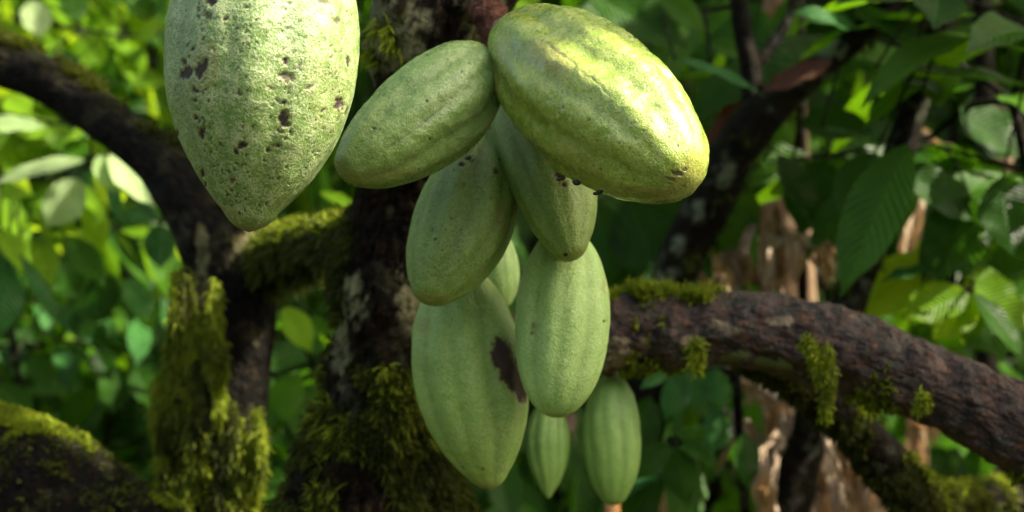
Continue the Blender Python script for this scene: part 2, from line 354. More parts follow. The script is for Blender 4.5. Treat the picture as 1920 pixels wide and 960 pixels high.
pod('slender green cacao pod half hidden behind the fat sunny pod', (945, 165, 1.06), (1076, 487, 1.0), 164, M_podD, .5, .58, .5, 20, .05, None,
    [(1050, 330, 10, 5, 30), (1058, 345, 5, 5), (1098, 400, 2, 2), (1060, 478, 4, 3)], [(1122, 410, 5, 22, 0, .4)], 5, .08, .9, .04, [(930, 120, 1.1), (920, 90, 1.14)])
pod('long green cacao pod with a dark brown rotten scar on its right side', (852, 488, 1.10), (922, 918, 1.09), 222, M_podF, .6, .72, .5, 75, -.01, None,
    [(942, 668, 20, 36, -8), (962, 708, 17, 36, -24), (978, 736, 12, 18, -20), (952, 690, 20, 32, -15), (868, 876, 3, 3, 0, .6), (905, 880, 2, 3, 0, .6)],
    [(958, 700, 26, 52, -20, .5), (905, 905, 25, 8, 0, .4), (795, 610, 14, 18, 0, .35)], 6, .10, .9, .03, [(845, 450, 1.14), (835, 420, 1.2)])
pod('pale ribbed cacao pod in soft light, right of the pod with the scar', (1060, 425, 1.06), (1042, 783, 1.04), 180, M_podG, .5, .48, .5, 15, .01, None,
    [(1133, 603, 3, 3, 0, .8), (999, 610, 3, 6, 0, .5), (996, 625, 3, 4, 0, .5), (1003, 450, 6, 10, 20, .6)], [(1048, 487, 7, 5, 0, .9), (1130, 535, 5, 14, 0, .6), (1000, 615, 6, 12, 0, .5), (1035, 782, 25, 6, 0, .4)], 7, .075, .9, .0,
    [(1035, 380, 1.12), (1000, 300, 1.16), (930, 180, 1.17)], .01)
pod('small green cacao pod mostly hidden behind the olive shaded pod', (915, 420, 1.18), (946, 577, 1.17), 86, M_podG, .5, .6, .5, 40, .0, None, (), (), 8, .05, .5, .04, [(905, 380, 1.2), (880, 330, 1.23)])
pod('smallest green cacao pod with pointed tip, under the pale ribbed pod', (1027, 752, 1.32), (1028, 936, 1.3), 84, M_podJ, .5, .9, .42, 18, .0, None, (), (), 9, .08, .5, .03, [(1025, 720, 1.33), (1010, 690, 1.36), (900, 660, 1.36)])
pod('narrow green cacao pod hanging under the thick bare branch', (1146, 705, 1.32), (1150, 948, 1.3), 112, M_podJ, .42, .52, .48, 0, .0, None, (), (), 10, .06, .5, .03, [(1148, 680, 1.33), (1150, 640, 1.34)])
# crumbs clinging to the sunny pod's lower edge
for lab, u, v, d, r in [('black crumb of debris clinging under the fat sunny pod, nearest its middle', 1086, 342, .895, 5.5),
                        ('black crumb of debris clinging under the fat sunny pod, nearest its tip', 1122, 361, .885, 5),
                        ('tiny black crumb on the fat sunny pod beside the slender pod', 1052, 334, .905, 4)]:
    root = empty('debris_crumb', P(u, v, d), lab, 'debris')
    for q in range(3):
        c = P(u+rs.uniform(-6, 6), v+rs.uniform(-3, 3), d); th, pp = np.meshgrid(np.linspace(0, 2*np.pi, 14, endpoint=False), np.linspace(0.01, np.pi-.01, 9))
        dd = np.stack([np.cos(th)*np.sin(pp), np.sin(th)*np.sin(pp), np.cos(pp)], -1).reshape(-1, 3)
        vv = c+dd*px(r*rs.uniform(.6, 1.), d)*np.array([1.3, .8, .8])*(1+.35*noise(dd+q, 2.5, 2))[:, None]
        meshobj('grain', vv, grid_faces(9, 14, True), M_crumb, root)
# ------------------------------------------------------------------ trunks and branches
def trunk_part(name, pts, mat, parent, nseg=120, step=.004, rough=.10, rs_=22, knob=.12, ks=9, seed=0, moss=None, lichen=(), world_tail=None, groove=0.):
    P_, r_ = pw(pts)
    if world_tail: P_ += [np.array(q[:3], float) for q in world_tail]; r_ += [q[3] for q in world_tail]
    v, f, d, c, r = tube(P_, r_, nseg, step, rough, rs_, seed, knob, ks, groove)
    u_, v_ = PX(v); nz = noise(v, 30, 4, seed+1); nzf = noise(v, 110, 4, seed+2)
    mo = np.clip(moss(u_, v_, d, nz), 0, 1) if moss else np.zeros(len(v))
    li = np.zeros(len(v))
    for uu, vv, ru, rv in lichen: li = np.maximum(li, sm(1.15, .7, np.hypot((u_-uu)/ru, (v_-vv)/rv)+.7*nz+1.1*nzf))
    li = li*(d[:, 1] < .2)
    o = meshobj(name, v, f, mat, parent, None, {'moss': mo, 'lichen': li})
    return o, (v, d, mo)
def mossy(parent, surf, n, length, mat, droop=.6, spread=.5, tuft=6, name='moss', width=.0011, thr=.35, out=.7, mask=None):
    v, d, mo = surf
    wgt = np.where(mo > thr, mo, 0)
    if mask is not None: wgt = wgt*mask(*PX(v), d)
    if wgt.sum() == 0: return
    idx = rng.choice(len(v), n, p=wgt/wgt.sum()); m = n*tuft
    b = np.repeat(v[idx], tuft, 0)+rng.normal(0, length*.16, (m, 3)); dn = np.repeat(d[idx], tuft, 0)
    dirn = dn*out+rng.normal(0, spread, (m, 3))*.8+np.array([0, 0, -1.])*droop*rng.random((m, 1))*1.4
    dirn /= np.linalg.norm(dirn, axis=1)[:, None]; L = length*rng.uniform(.4, 1.3, (m, 1))
    sd_ = np.cross(dirn, rng.normal(0, 1, (m, 3))); sd_ /= np.linalg.norm(sd_, axis=1)[:, None]+1e-9; w_ = width*rng.uniform(.6, 1.4, (m, 1))
    p1 = b+dirn*L*.55; p2 = p1+(dirn+np.array([0, 0, -.5])*droop)*L*.5
    V = np.stack([b-sd_*w_, b+sd_*w_, p1+sd_*w_*.9, p1-sd_*w_*.9, p2+sd_*w_*.35, p2-sd_*w_*.35], 1).reshape(-1, 3)
    i = np.arange(m)[:, None]*6
    Fc = np.concatenate([i+np.array([[0, 1, 2, 3]]), i+np.array([[3, 2, 4, 5]])])
    rn = np.repeat(np.clip(.5+.9*noise(b, 25, 3)+rng.normal(0, .2, m), 0, 1), 6)
    meshobj(name, V, Fc, mat, parent, None, {'rnd': rn}, False)
# central tree
g0 = np.array([-.16, 1.36, 0])
tree = empty('cacao_tree', g0, 'dark central cacao trunk bearing the pod cluster and a thick bare branch', 'tree')
mT = lambda u, v, d, nz: sm(.0, .5, nz+.25)*np.clip(sm(620, 800, v)+sm(.55, 1, np.abs(d[:, 0]))*.7*sm(60, 200, v)+.9*sm(90, 60, np.hypot((u-745)*.9, v-110)/1.2)*(u < 760), 0, 1)
o, sT = trunk_part('trunk', [(900, -900, 1.25, 150), (860, -300, 1.2, 135), (825, 0, 1.18, 128), (800, 130, 1.2, 104), (745, 330, 1.27, 88), (722, 500, 1.29, 96), (722, 660, 1.3, 112), (712, 820, 1.31, 135), (690, 1000, 1.33, 175), (690, 1400, 1.35, 200)],
                   M_bark, tree, 150, .004, .16, 22, .16, 9, 1, mT, [(735, 60, 60, 75), (770, 30, 40, 30), (900, 40, 36, 60), (640, 620, 18, 70), (660, 560, 24, 40), (780, 560, 30, 50), (800, 480, 20, 40)], [(-.17, 1.36, .3, .14), (-.17, 1.36, -.05, .24)], .10)  # lichen, plus dull patches painted for the trunk's brown-grey highlights
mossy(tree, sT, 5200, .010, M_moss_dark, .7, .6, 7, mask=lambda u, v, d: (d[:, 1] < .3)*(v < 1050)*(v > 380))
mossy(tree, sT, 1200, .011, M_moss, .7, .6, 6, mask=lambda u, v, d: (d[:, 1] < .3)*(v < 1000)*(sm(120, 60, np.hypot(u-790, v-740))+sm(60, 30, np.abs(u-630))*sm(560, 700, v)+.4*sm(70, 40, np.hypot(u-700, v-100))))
# reddish flower cushion where the pods are attached
o, sC = trunk_part('flower_cushion', [(905, 10, 1.13, 26), (928, 50, 1.10, 30), (930, 90, 1.09, 26), (915, 118, 1.10, 14)], bark_mat('cushion_bark', (.05, .02, .014), (.16, .07, .045), (.28, .12, .08), (.3, .22, .15), .25), tree, 60, .0015, .35, 120, .25, 40, 4)
# thick bare branch to the right
mL = lambda u, v, d, nz: sm(.05, .4, nz+.1)*np.clip(sm(.3, .95, d[:, 2])*sm(1560, 1150, u)*.9+sm(30, 12, np.abs(u-1540-(v-680)*.15))*sm(640, 660, v)*1.4+sm(.4, .9, -d[:, 2])*.35, 0, 1)
logp = [(735, 700, 1.31, 60), (900, 665, 1.31, 72), (1140, 628, 1.30, 72), (1280, 618, 1.29, 72), (1410, 620, 1.28, 70), (1560, 655, 1.27, 78), (1700, 702, 1.25, 76), (1820, 755, 1.23, 80), (1960, 830, 1.21, 86), (2200, 980, 1.2, 92)]
ob, sL = trunk_part('thick_branch', logp, M_log, tree, 200, .0025, .13, 60, .09, 9, 2, mL, [(1355, 612, 26, 16), (1160, 655, 40, 30), (1300, 640, 20, 14), (1460, 600, 24, 8)], [(1.05, 1.22, .7, .08), (1.2, 1.25, -.05, .11)], .045)
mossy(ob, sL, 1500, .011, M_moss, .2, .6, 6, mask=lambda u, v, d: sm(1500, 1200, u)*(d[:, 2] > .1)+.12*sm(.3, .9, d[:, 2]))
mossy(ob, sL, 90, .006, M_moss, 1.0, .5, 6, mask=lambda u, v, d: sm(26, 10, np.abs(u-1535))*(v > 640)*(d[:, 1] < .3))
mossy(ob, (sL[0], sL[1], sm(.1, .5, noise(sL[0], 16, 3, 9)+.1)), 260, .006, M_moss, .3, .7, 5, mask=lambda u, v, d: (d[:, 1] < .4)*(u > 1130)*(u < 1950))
# smooth pale band under the branch and hanging moss strand
m = N('green_bark'); M_gb = m.bsdf(m.mix(m.noise(30, 4), (.03, .04, .008), (.09, .10, .03)), .5, .4, m.bump(m.noise(60, 3), .004))
trunk_part('green_underside', [(1290, 662, 1.29, 8), (1340, 658, 1.275, 20), (1420, 662, 1.262, 22), (1500, 682, 1.258, 20), (1560, 708, 1.265, 6)], M_gb, ob, 40, .003, .1, 40, .1, 20, 8)
def strand(parent, pts, r, n, L, mat, dp=.9, ou=.7, sp=.7):
    q, rr = pw([(a[0], a[1], a[2], r) for a in pts]); rr = [x*k for x, k in zip(rr, [.35]+[.8, 1.1, .9, 1.][:len(rr)-2]+[.4])]; v, f, d, c, r_ = tube(q, rr, 10, .003, .3, 60, 3)
    mossy(parent, (v, d, np.ones(len(v))), n, L, mat, dp, sp, 7, name='moss_strand', out=ou, width=.0009)
strand(ob, [(1552, 650, 1.195), (1556, 700, 1.19), (1552, 735, 1.19), (1548, 780, 1.2)], 3, 120, .007, M_moss)
strand(ob, [(1510, 638, 1.2), (1528, 668, 1.195), (1540, 700, 1.19)], 5, 110, .007, M_moss)
strand(ob, [(1538, 690, 1.19), (1542, 715, 1.19)], 6, 60, .007, M_moss)
strand(ob, [(1725, 735, 1.18), (1735, 752, 1.17), (1720, 765, 1.17)], 3, 50, .006, M_moss)
strand(ob, [(1305, 640, 1.22), (1308, 665, 1.22), (1304, 685, 1.22)], 4, 70, .008, M_moss)
mB = lambda u, v, d, nz: sm(-.1, .3, nz+.2)
o, sB = trunk_part('side_branch', [(1390, 655, 1.33, 30), (1480, 705, 1.36, 36), (1590, 790, 1.4, 42), (1670, 880, 1.42, 46), (1730, 960, 1.43, 42), (1790, 1100, 1.45, 40)], M_thin, tree, 70, .005, .15, 22, .15, 9, 6, mB)
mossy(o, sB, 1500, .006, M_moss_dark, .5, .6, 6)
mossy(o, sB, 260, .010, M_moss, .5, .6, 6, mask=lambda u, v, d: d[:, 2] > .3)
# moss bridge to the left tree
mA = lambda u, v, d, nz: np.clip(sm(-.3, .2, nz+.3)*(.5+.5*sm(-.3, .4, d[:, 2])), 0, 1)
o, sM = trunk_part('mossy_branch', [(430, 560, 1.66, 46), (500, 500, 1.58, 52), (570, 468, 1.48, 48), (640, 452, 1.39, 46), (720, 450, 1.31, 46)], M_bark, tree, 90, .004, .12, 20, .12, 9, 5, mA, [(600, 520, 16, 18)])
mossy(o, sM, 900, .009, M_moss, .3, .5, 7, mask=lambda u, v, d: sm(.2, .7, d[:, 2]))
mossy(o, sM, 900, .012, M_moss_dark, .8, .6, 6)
# left tree
g1 = np.array([-.37, 1.6, 0])
treeL = empty('cacao_tree', g1, 'leaning cacao trunk draped in yellow green moss, arching up to the left edge', 'tree')
mM = lambda u, v, d, nz: np.clip(sm(-.3, .3, nz+.12)*np.clip(sm(-.2, -.7, d[:, 0])*sm(480, 560, v)+sm(740, 860, v)*.7+sm(.5, .95, d[:, 2])*.6, 0, 1), 0, 1)
o, sX = trunk_part('trunk', [(-500, 40, 2.0, 46), (-200, 40, 1.85, 44), (0, 118, 1.75, 43), (100, 160, 1.72, 40), (180, 212, 1.7, 41), (300, 305, 1.65, 50), (375, 395, 1.62, 66), (430, 490, 1.6, 86), (440, 600, 1.59, 78), (425, 740, 1.58, 82), (400, 880, 1.58, 100), (395, 1050, 1.58, 110)],
                   M_bark_left, treeL, 130, .005, .12, 18, .12, 7, 3, mM, [(380, 500, 14, 60), (400, 590, 12, 40), (470, 470, 40, 30), (385, 640, 10, 40)], [(-.36, 1.6, .5, .09), (-.37, 1.6, -.05, .16)], .06)
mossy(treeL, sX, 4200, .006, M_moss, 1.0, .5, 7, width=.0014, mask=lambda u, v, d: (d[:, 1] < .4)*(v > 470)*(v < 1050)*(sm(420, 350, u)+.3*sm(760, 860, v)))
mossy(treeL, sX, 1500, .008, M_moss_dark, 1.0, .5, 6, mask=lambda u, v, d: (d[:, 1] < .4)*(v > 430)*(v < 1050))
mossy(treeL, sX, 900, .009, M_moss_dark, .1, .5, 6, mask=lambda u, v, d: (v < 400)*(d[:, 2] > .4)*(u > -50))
# hanging beard columns left of that trunk
rb = random.Random(21)
for k in range(50):
    v0 = rb.uniform(500, 900); Ln = rb.uniform(60, 150)
    u0 = rb.choice([rb.uniform(315, 372), rb.uniform(318, 350), rb.uniform(385, 415)]) if v0 < 690 else rb.choice([rb.uniform(292, 350), rb.uniform(300, 480), rb.uniform(395, 490)])
    dd_ = 1.53 if u0 < 350 else 1.50-.01*rb.random()
    strand(treeL, [(u0, v0, dd_+.01), (u0+rb.uniform(-6, 6), v0+Ln*.5, dd_), (u0+rb.uniform(-10, 8), v0+Ln, dd_)], rb.uniform(5, 11), int(Ln*1.0), .009, M_moss if rb.random() < .72 else M_moss_dark, 1.6, .3, .45)
# lower left mossy trunk
treeN = empty('leaning_tree', np.array([-.3, 1.35, 0]), 'dark stout trunk with a thin moss rim sloping down across the lower left corner', 'tree')
mN = lambda u, v, d, nz: np.clip(sm(.8, 1., d[:, 2]+.15*nz)+.4*sm(.1, .4, nz), 0, 1)
o, sN = trunk_part('trunk', [(-600, 760, 1.5, 150), (-250, 850, 1.45, 150), (0, 925, 1.42, 150), (150, 1010, 1.4, 150), (280, 1150, 1.4, 160), (350, 1500, 1.4, 170)], M_bark_left, treeN, 130, .005, .10, 18, .08, 7, 7, mN, (), [(-.3, 1.35, .3, .11), (-.3, 1.35, -.05, .16)])
mossy(treeN, sN, 2600, .005, M_moss, .1, .6, 6, thr=.3, mask=lambda u, v, d: (u > -60)*(d[:, 2]-d[:, 1]*0 > .72)*(d[:, 1] < .5)*(d[:, 1] > -.6))
mossy(treeN, (sN[0], sN[1], np.maximum(sN[2], .35)), 6000, .006, M_moss_dark, .5, .6, 6, thr=.1, mask=lambda u, v, d: (u > -60)*(d[:, 1] < .4))
# slim tree on the right, behind the thick branch
treeR = empty('cacao_tree', P(1190, 960, 2.0)*[1, 1, 0], 'slim lichen spotted cacao stem forking behind the thick bare branch', 'tree')
mR = lambda u, v, d, nz: sm(.1, .4, nz)*.5
o, sR = trunk_part('trunk', [(1190, 900, 1.98, 42), (1215, 700, 1.95, 42), (1265, 520, 1.9, 42), (1335, 370, 1.85, 44), (1410, 240, 1.8, 46), (1480, 170, 1.8, 32), (1560, 110, 1.8, 26), (1640, 35, 1.8, 24), (1720, -50, 1.8, 22), (1850, -250, 1.8, 18)], M_thin, treeR, 70, .006, .14, 20, .12, 9, 9, mR,
                   [(1270, 460, 14, 18), (1360, 330, 20, 18), (1250, 520, 20, 20), (1500, 140, 20, 14), (1560, 90, 24, 20), (1310, 400, 12, 24)], [(P(1180, 960, 2.0)[0], 2.0, .4, .05), (P(1180, 960, 2.0)[0], 2.0, -.05, .09)])
mossy(treeR, sR, 900, .011, M_moss_dark, .4, .5, 6, thr=.1)
trunk_part('branch', [(1412, 260, 1.8, 30), (1410, 150, 1.8, 21), (1393, 60, 1.8, 18), (1380, -60, 1.8, 16), (1370, -300, 1.8, 14)], M_thin, treeR, 40, .008, .1, 20, .1, 9, 10)
trunk_part('branch', [(1412, 130, 1.8, 12), (1450, 80, 1.8, 11), (1482, 25, 1.8, 9), (1510, -80, 1.8, 8)], M_thin, treeR, 30, .008, .1, 20, .1, 9, 11)
# horizontal mossy branch at lower right
far_r = empty('mossy_pole', P(1990, 930, 1.9), 'level moss covered branch crossing the lower right corner', 'branch')
o, sQ = trunk_part('branch', [(1690, 940, 1.75, 24), (1790, 935, 1.8, 25), (1920, 932, 1.9, 27), (2150, 935, 2.1, 30)], M_thin, far_r, 50, .006, .1, 20, .1, 9, 12, mB)
mossy(far_r, sQ, 1100, .011, M_moss_dark, .4, .6, 6); mossy(far_r, sQ, 400, .011, M_moss, .2, .6, 6, mask=lambda u, v, d: d[:, 2] > .3)
# distant thin trunk upper right
thin = empty('thin_tree', P(1850, 960, 3.0)*[1, 1, 0], 'thin dark brown trunk standing upright behind the leaves at far right', 'tree')
trunk_part('trunk', [(1835, -200, 3, 18), (1845, 150, 3, 19), (1852, 350, 3, 20), (1850, 700, 3, 22), (1850, 1100, 3, 24)], M_thin, thin, 24, .02, .1, 20, .1, 9, 13, None, (), [(P(1850, 480, 3)[0], 3., -.05, .06)])
# ------------------------------------------------------------------ leafy growth near the camera
def sapling(name, label, cat, stem, twigs, manual, mat, per=9, lw=(.055, .085), ll=(.15, .24), seed=0, group=None, droop=.8, mats=None, arch=.1):
    """stem: world base; twigs: polylines in (u, v, d); leaves sprout along the twigs, manual ones are placed singly"""
    rn = np.random.default_rng(seed)
    root = empty(name, stem, label, cat, group)
    tw = Bag(); pts_all = []
    b0 = np.array(stem, float); top = P(*twigs[0][0]); mid = (b0+top)/2+np.array([.05, 0, 0])
    addtube(tw, [b0, mid, top], [.014, .010, .007], 8, .05, rough=.1, rs=10)
    for tg in twigs:
        q = [P(*p) for p in tg]; c, r = resample(q, np.linspace(.006, .0025, len(q)), .02)
        if tg is not twigs[0]: addtube(tw, [top, (top+q[0])/2+np.array([0, 0, .02]), q[0]], [.006, .005, .005], 6, .05)
        addtube(tw, q, np.linspace(.005, .0022, len(q)), 6, .03); pts_all.append(c)
        for k in range(per):
            i = int((k+.5+rn.uniform(-.3, .3))/per*len(c)); i = min(max(i, 0), len(c)-1); sgn = 1 if k % 2 else -1
            tdir = unit(c[min(i+1, len(c)-1)]-c[max(i-1, 0)]); sdv = unit(np.cross(tdir, [0, 0, 1.]))*sgn
            d = unit(tdir*rn.uniform(.1, .7)+sdv*rn.uniform(.3, .9)+rn.normal(0, .25, 3)+np.array([0, 0, -1])*droop*rn.uniform(.4, 1.3))
            L = rn.uniform(*ll); nrm = unit(np.array([0, -.55, .8])+rn.normal(0, .45, 3))
            pe = c[i]+d*.018; v, f, uv = leaf(pe, pe+d*L, rn.uniform(*lw), nrm, arch+rn.uniform(-.05, .1), .2, .05)
            addtube(tw, [c[i], pe], [.0016, .0014], 5, .02)
            mm = mats[rn.integers(len(mats))] if mats else mat
            meshobj('leaf', v, f, mm, root, uv, {'rnd': np.full(len(v), rn.random())})
    allp = np.concatenate(pts_all)
    for mn in manual:
        ub, vb, ut, vt, wd, d = mn[:6]; dt = mn[6] if len(mn) > 6 else 0; nrm = mn[7] if len(mn) > 7 else (0, -.75, .6); mm = mn[8] if len(mn) > 8 else mat
        B_ = P(ub, vb, d); T_ = P(ut, vt, d+dt); v, f, uv = leaf(B_, T_, px(wd, d)*1.1, unit(np.array(nrm, float)+rn.normal(0, .12, 3)), arch, .2, .045, 16, 9)
        meshobj('leaf', v, f, mm, root, uv, {'rnd': np.full(len(v), rn.random())})
        n_ = allp[np.argmin(np.linalg.norm(allp-B_, axis=1))]; addtube(tw, [B_, (B_+n_)/2+np.array([0, 0, .01]), n_], [.0018, .002, .0025], 5, .03)
    tw.build('twigs', M_thin, root)
    return root
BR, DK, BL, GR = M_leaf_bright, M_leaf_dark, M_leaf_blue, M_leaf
WH = leaf_mat('leaf_sheen', (.28, .42, .16), (.45, .58, .30), (.5, .7, .2), .4, .3)  # near-white sheen of the bright leaves put into the base colour
# left, sunlit
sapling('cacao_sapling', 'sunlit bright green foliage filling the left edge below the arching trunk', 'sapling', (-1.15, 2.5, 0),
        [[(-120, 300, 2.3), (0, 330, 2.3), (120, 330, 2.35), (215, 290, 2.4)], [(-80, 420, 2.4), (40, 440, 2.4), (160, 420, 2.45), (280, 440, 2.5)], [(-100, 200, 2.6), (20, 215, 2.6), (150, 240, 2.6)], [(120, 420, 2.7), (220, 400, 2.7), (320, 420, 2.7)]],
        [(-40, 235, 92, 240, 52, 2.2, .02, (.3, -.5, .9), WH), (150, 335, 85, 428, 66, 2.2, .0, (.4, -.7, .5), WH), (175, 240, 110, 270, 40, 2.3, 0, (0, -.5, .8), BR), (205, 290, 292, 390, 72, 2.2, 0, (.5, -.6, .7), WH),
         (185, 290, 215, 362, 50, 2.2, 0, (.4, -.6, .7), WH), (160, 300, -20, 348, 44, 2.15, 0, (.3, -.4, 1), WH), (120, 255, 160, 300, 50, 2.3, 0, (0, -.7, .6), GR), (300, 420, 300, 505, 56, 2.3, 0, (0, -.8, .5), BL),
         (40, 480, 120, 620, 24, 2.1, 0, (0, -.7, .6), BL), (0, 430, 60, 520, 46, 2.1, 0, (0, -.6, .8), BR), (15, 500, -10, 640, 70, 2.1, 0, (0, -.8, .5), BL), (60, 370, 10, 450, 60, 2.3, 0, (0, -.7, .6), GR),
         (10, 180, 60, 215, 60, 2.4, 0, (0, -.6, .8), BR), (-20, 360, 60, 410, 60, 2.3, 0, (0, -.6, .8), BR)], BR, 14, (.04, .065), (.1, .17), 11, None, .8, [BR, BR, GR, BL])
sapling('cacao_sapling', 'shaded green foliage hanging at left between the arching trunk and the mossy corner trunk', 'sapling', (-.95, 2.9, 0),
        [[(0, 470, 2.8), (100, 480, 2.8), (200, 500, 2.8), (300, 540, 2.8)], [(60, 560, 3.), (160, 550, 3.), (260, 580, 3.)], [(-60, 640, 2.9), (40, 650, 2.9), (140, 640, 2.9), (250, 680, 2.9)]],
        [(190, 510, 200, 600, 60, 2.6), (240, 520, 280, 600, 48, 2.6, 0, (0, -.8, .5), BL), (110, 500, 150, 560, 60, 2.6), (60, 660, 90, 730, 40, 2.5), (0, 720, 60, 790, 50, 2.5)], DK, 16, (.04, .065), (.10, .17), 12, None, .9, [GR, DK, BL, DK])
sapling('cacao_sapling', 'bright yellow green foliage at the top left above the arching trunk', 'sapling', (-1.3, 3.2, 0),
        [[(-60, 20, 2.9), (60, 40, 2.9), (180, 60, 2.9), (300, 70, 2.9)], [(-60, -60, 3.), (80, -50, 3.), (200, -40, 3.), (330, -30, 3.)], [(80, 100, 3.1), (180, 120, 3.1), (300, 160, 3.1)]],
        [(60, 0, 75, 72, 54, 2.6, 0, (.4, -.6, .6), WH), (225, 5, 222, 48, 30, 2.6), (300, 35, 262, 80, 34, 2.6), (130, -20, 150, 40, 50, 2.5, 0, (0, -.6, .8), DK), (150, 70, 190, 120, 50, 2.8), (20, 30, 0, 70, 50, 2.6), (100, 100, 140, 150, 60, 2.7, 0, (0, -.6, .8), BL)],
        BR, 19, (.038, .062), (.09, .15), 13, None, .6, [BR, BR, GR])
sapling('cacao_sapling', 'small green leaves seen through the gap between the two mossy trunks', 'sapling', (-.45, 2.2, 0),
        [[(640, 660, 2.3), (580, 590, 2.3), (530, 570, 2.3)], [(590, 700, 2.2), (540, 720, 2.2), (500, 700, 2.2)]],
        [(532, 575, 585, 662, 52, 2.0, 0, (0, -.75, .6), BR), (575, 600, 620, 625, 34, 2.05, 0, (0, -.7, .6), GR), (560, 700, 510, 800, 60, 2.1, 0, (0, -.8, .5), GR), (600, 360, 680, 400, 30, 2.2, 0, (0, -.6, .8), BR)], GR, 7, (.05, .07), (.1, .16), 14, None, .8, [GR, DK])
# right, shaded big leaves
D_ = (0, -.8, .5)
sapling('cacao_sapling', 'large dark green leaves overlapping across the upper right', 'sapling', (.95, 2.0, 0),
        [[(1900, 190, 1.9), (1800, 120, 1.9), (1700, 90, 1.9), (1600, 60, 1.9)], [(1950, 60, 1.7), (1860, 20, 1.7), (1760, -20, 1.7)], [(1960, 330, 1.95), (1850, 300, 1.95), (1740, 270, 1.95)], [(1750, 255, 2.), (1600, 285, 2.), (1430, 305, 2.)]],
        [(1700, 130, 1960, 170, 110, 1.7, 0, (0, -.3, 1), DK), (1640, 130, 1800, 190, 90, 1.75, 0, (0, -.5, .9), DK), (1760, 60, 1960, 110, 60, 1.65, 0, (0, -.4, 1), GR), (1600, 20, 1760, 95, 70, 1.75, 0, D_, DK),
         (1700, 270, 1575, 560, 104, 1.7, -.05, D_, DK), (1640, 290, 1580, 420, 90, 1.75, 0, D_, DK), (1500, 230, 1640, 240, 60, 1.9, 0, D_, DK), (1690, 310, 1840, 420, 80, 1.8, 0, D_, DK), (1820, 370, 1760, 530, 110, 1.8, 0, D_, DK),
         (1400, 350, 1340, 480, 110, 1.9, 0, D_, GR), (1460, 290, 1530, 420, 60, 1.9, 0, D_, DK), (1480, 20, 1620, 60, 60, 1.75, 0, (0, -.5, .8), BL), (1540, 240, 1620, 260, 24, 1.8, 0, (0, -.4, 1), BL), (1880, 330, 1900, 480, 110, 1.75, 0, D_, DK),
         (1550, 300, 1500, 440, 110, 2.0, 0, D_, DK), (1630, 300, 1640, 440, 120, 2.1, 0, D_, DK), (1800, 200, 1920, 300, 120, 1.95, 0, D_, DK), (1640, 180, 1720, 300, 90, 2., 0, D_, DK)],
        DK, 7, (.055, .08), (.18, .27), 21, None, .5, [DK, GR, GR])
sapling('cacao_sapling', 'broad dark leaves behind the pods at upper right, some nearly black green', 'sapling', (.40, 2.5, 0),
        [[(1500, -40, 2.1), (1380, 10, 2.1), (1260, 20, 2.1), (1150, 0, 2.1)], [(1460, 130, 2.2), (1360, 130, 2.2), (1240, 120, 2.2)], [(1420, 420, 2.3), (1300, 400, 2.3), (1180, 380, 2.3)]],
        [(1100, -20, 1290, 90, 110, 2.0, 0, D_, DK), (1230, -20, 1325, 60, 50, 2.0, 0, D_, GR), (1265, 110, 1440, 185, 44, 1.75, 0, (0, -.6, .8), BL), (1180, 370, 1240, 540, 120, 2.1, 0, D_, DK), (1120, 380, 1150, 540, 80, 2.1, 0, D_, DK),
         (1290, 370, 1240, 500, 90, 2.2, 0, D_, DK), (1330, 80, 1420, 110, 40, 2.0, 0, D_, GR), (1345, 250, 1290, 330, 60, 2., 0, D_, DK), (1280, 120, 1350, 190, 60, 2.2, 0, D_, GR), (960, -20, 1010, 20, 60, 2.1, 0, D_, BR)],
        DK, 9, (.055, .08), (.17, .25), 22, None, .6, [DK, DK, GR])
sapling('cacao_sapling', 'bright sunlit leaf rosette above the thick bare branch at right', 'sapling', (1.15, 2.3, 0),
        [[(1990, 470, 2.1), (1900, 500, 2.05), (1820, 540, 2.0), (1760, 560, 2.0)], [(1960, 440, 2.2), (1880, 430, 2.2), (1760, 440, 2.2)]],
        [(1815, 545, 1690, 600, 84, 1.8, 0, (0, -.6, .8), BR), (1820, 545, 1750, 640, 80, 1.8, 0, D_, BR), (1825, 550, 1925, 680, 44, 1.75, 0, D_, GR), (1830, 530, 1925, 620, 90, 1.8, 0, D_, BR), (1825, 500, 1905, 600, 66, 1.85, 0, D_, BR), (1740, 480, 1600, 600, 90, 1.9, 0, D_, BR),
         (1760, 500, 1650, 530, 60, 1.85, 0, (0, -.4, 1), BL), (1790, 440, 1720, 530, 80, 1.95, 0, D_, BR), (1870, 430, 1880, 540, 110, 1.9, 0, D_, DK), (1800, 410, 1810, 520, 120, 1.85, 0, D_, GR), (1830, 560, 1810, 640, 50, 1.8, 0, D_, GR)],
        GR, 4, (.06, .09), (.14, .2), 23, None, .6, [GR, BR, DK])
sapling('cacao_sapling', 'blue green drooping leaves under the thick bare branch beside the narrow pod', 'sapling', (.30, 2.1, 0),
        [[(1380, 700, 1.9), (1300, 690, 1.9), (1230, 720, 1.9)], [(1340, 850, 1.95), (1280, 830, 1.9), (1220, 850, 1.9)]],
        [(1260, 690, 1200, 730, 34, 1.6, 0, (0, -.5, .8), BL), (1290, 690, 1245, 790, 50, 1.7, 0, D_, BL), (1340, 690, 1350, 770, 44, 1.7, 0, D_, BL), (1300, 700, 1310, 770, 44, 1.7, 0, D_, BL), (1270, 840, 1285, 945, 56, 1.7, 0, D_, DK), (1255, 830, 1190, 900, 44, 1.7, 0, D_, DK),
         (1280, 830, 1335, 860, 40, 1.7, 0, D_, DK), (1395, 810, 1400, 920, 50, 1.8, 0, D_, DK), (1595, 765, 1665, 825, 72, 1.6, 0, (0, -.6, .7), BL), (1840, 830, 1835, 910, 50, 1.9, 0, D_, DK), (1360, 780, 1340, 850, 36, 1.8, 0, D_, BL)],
        BL, 3, (.05, .07), (.12, .16), 24, None, .9, [BL, DK, DK])
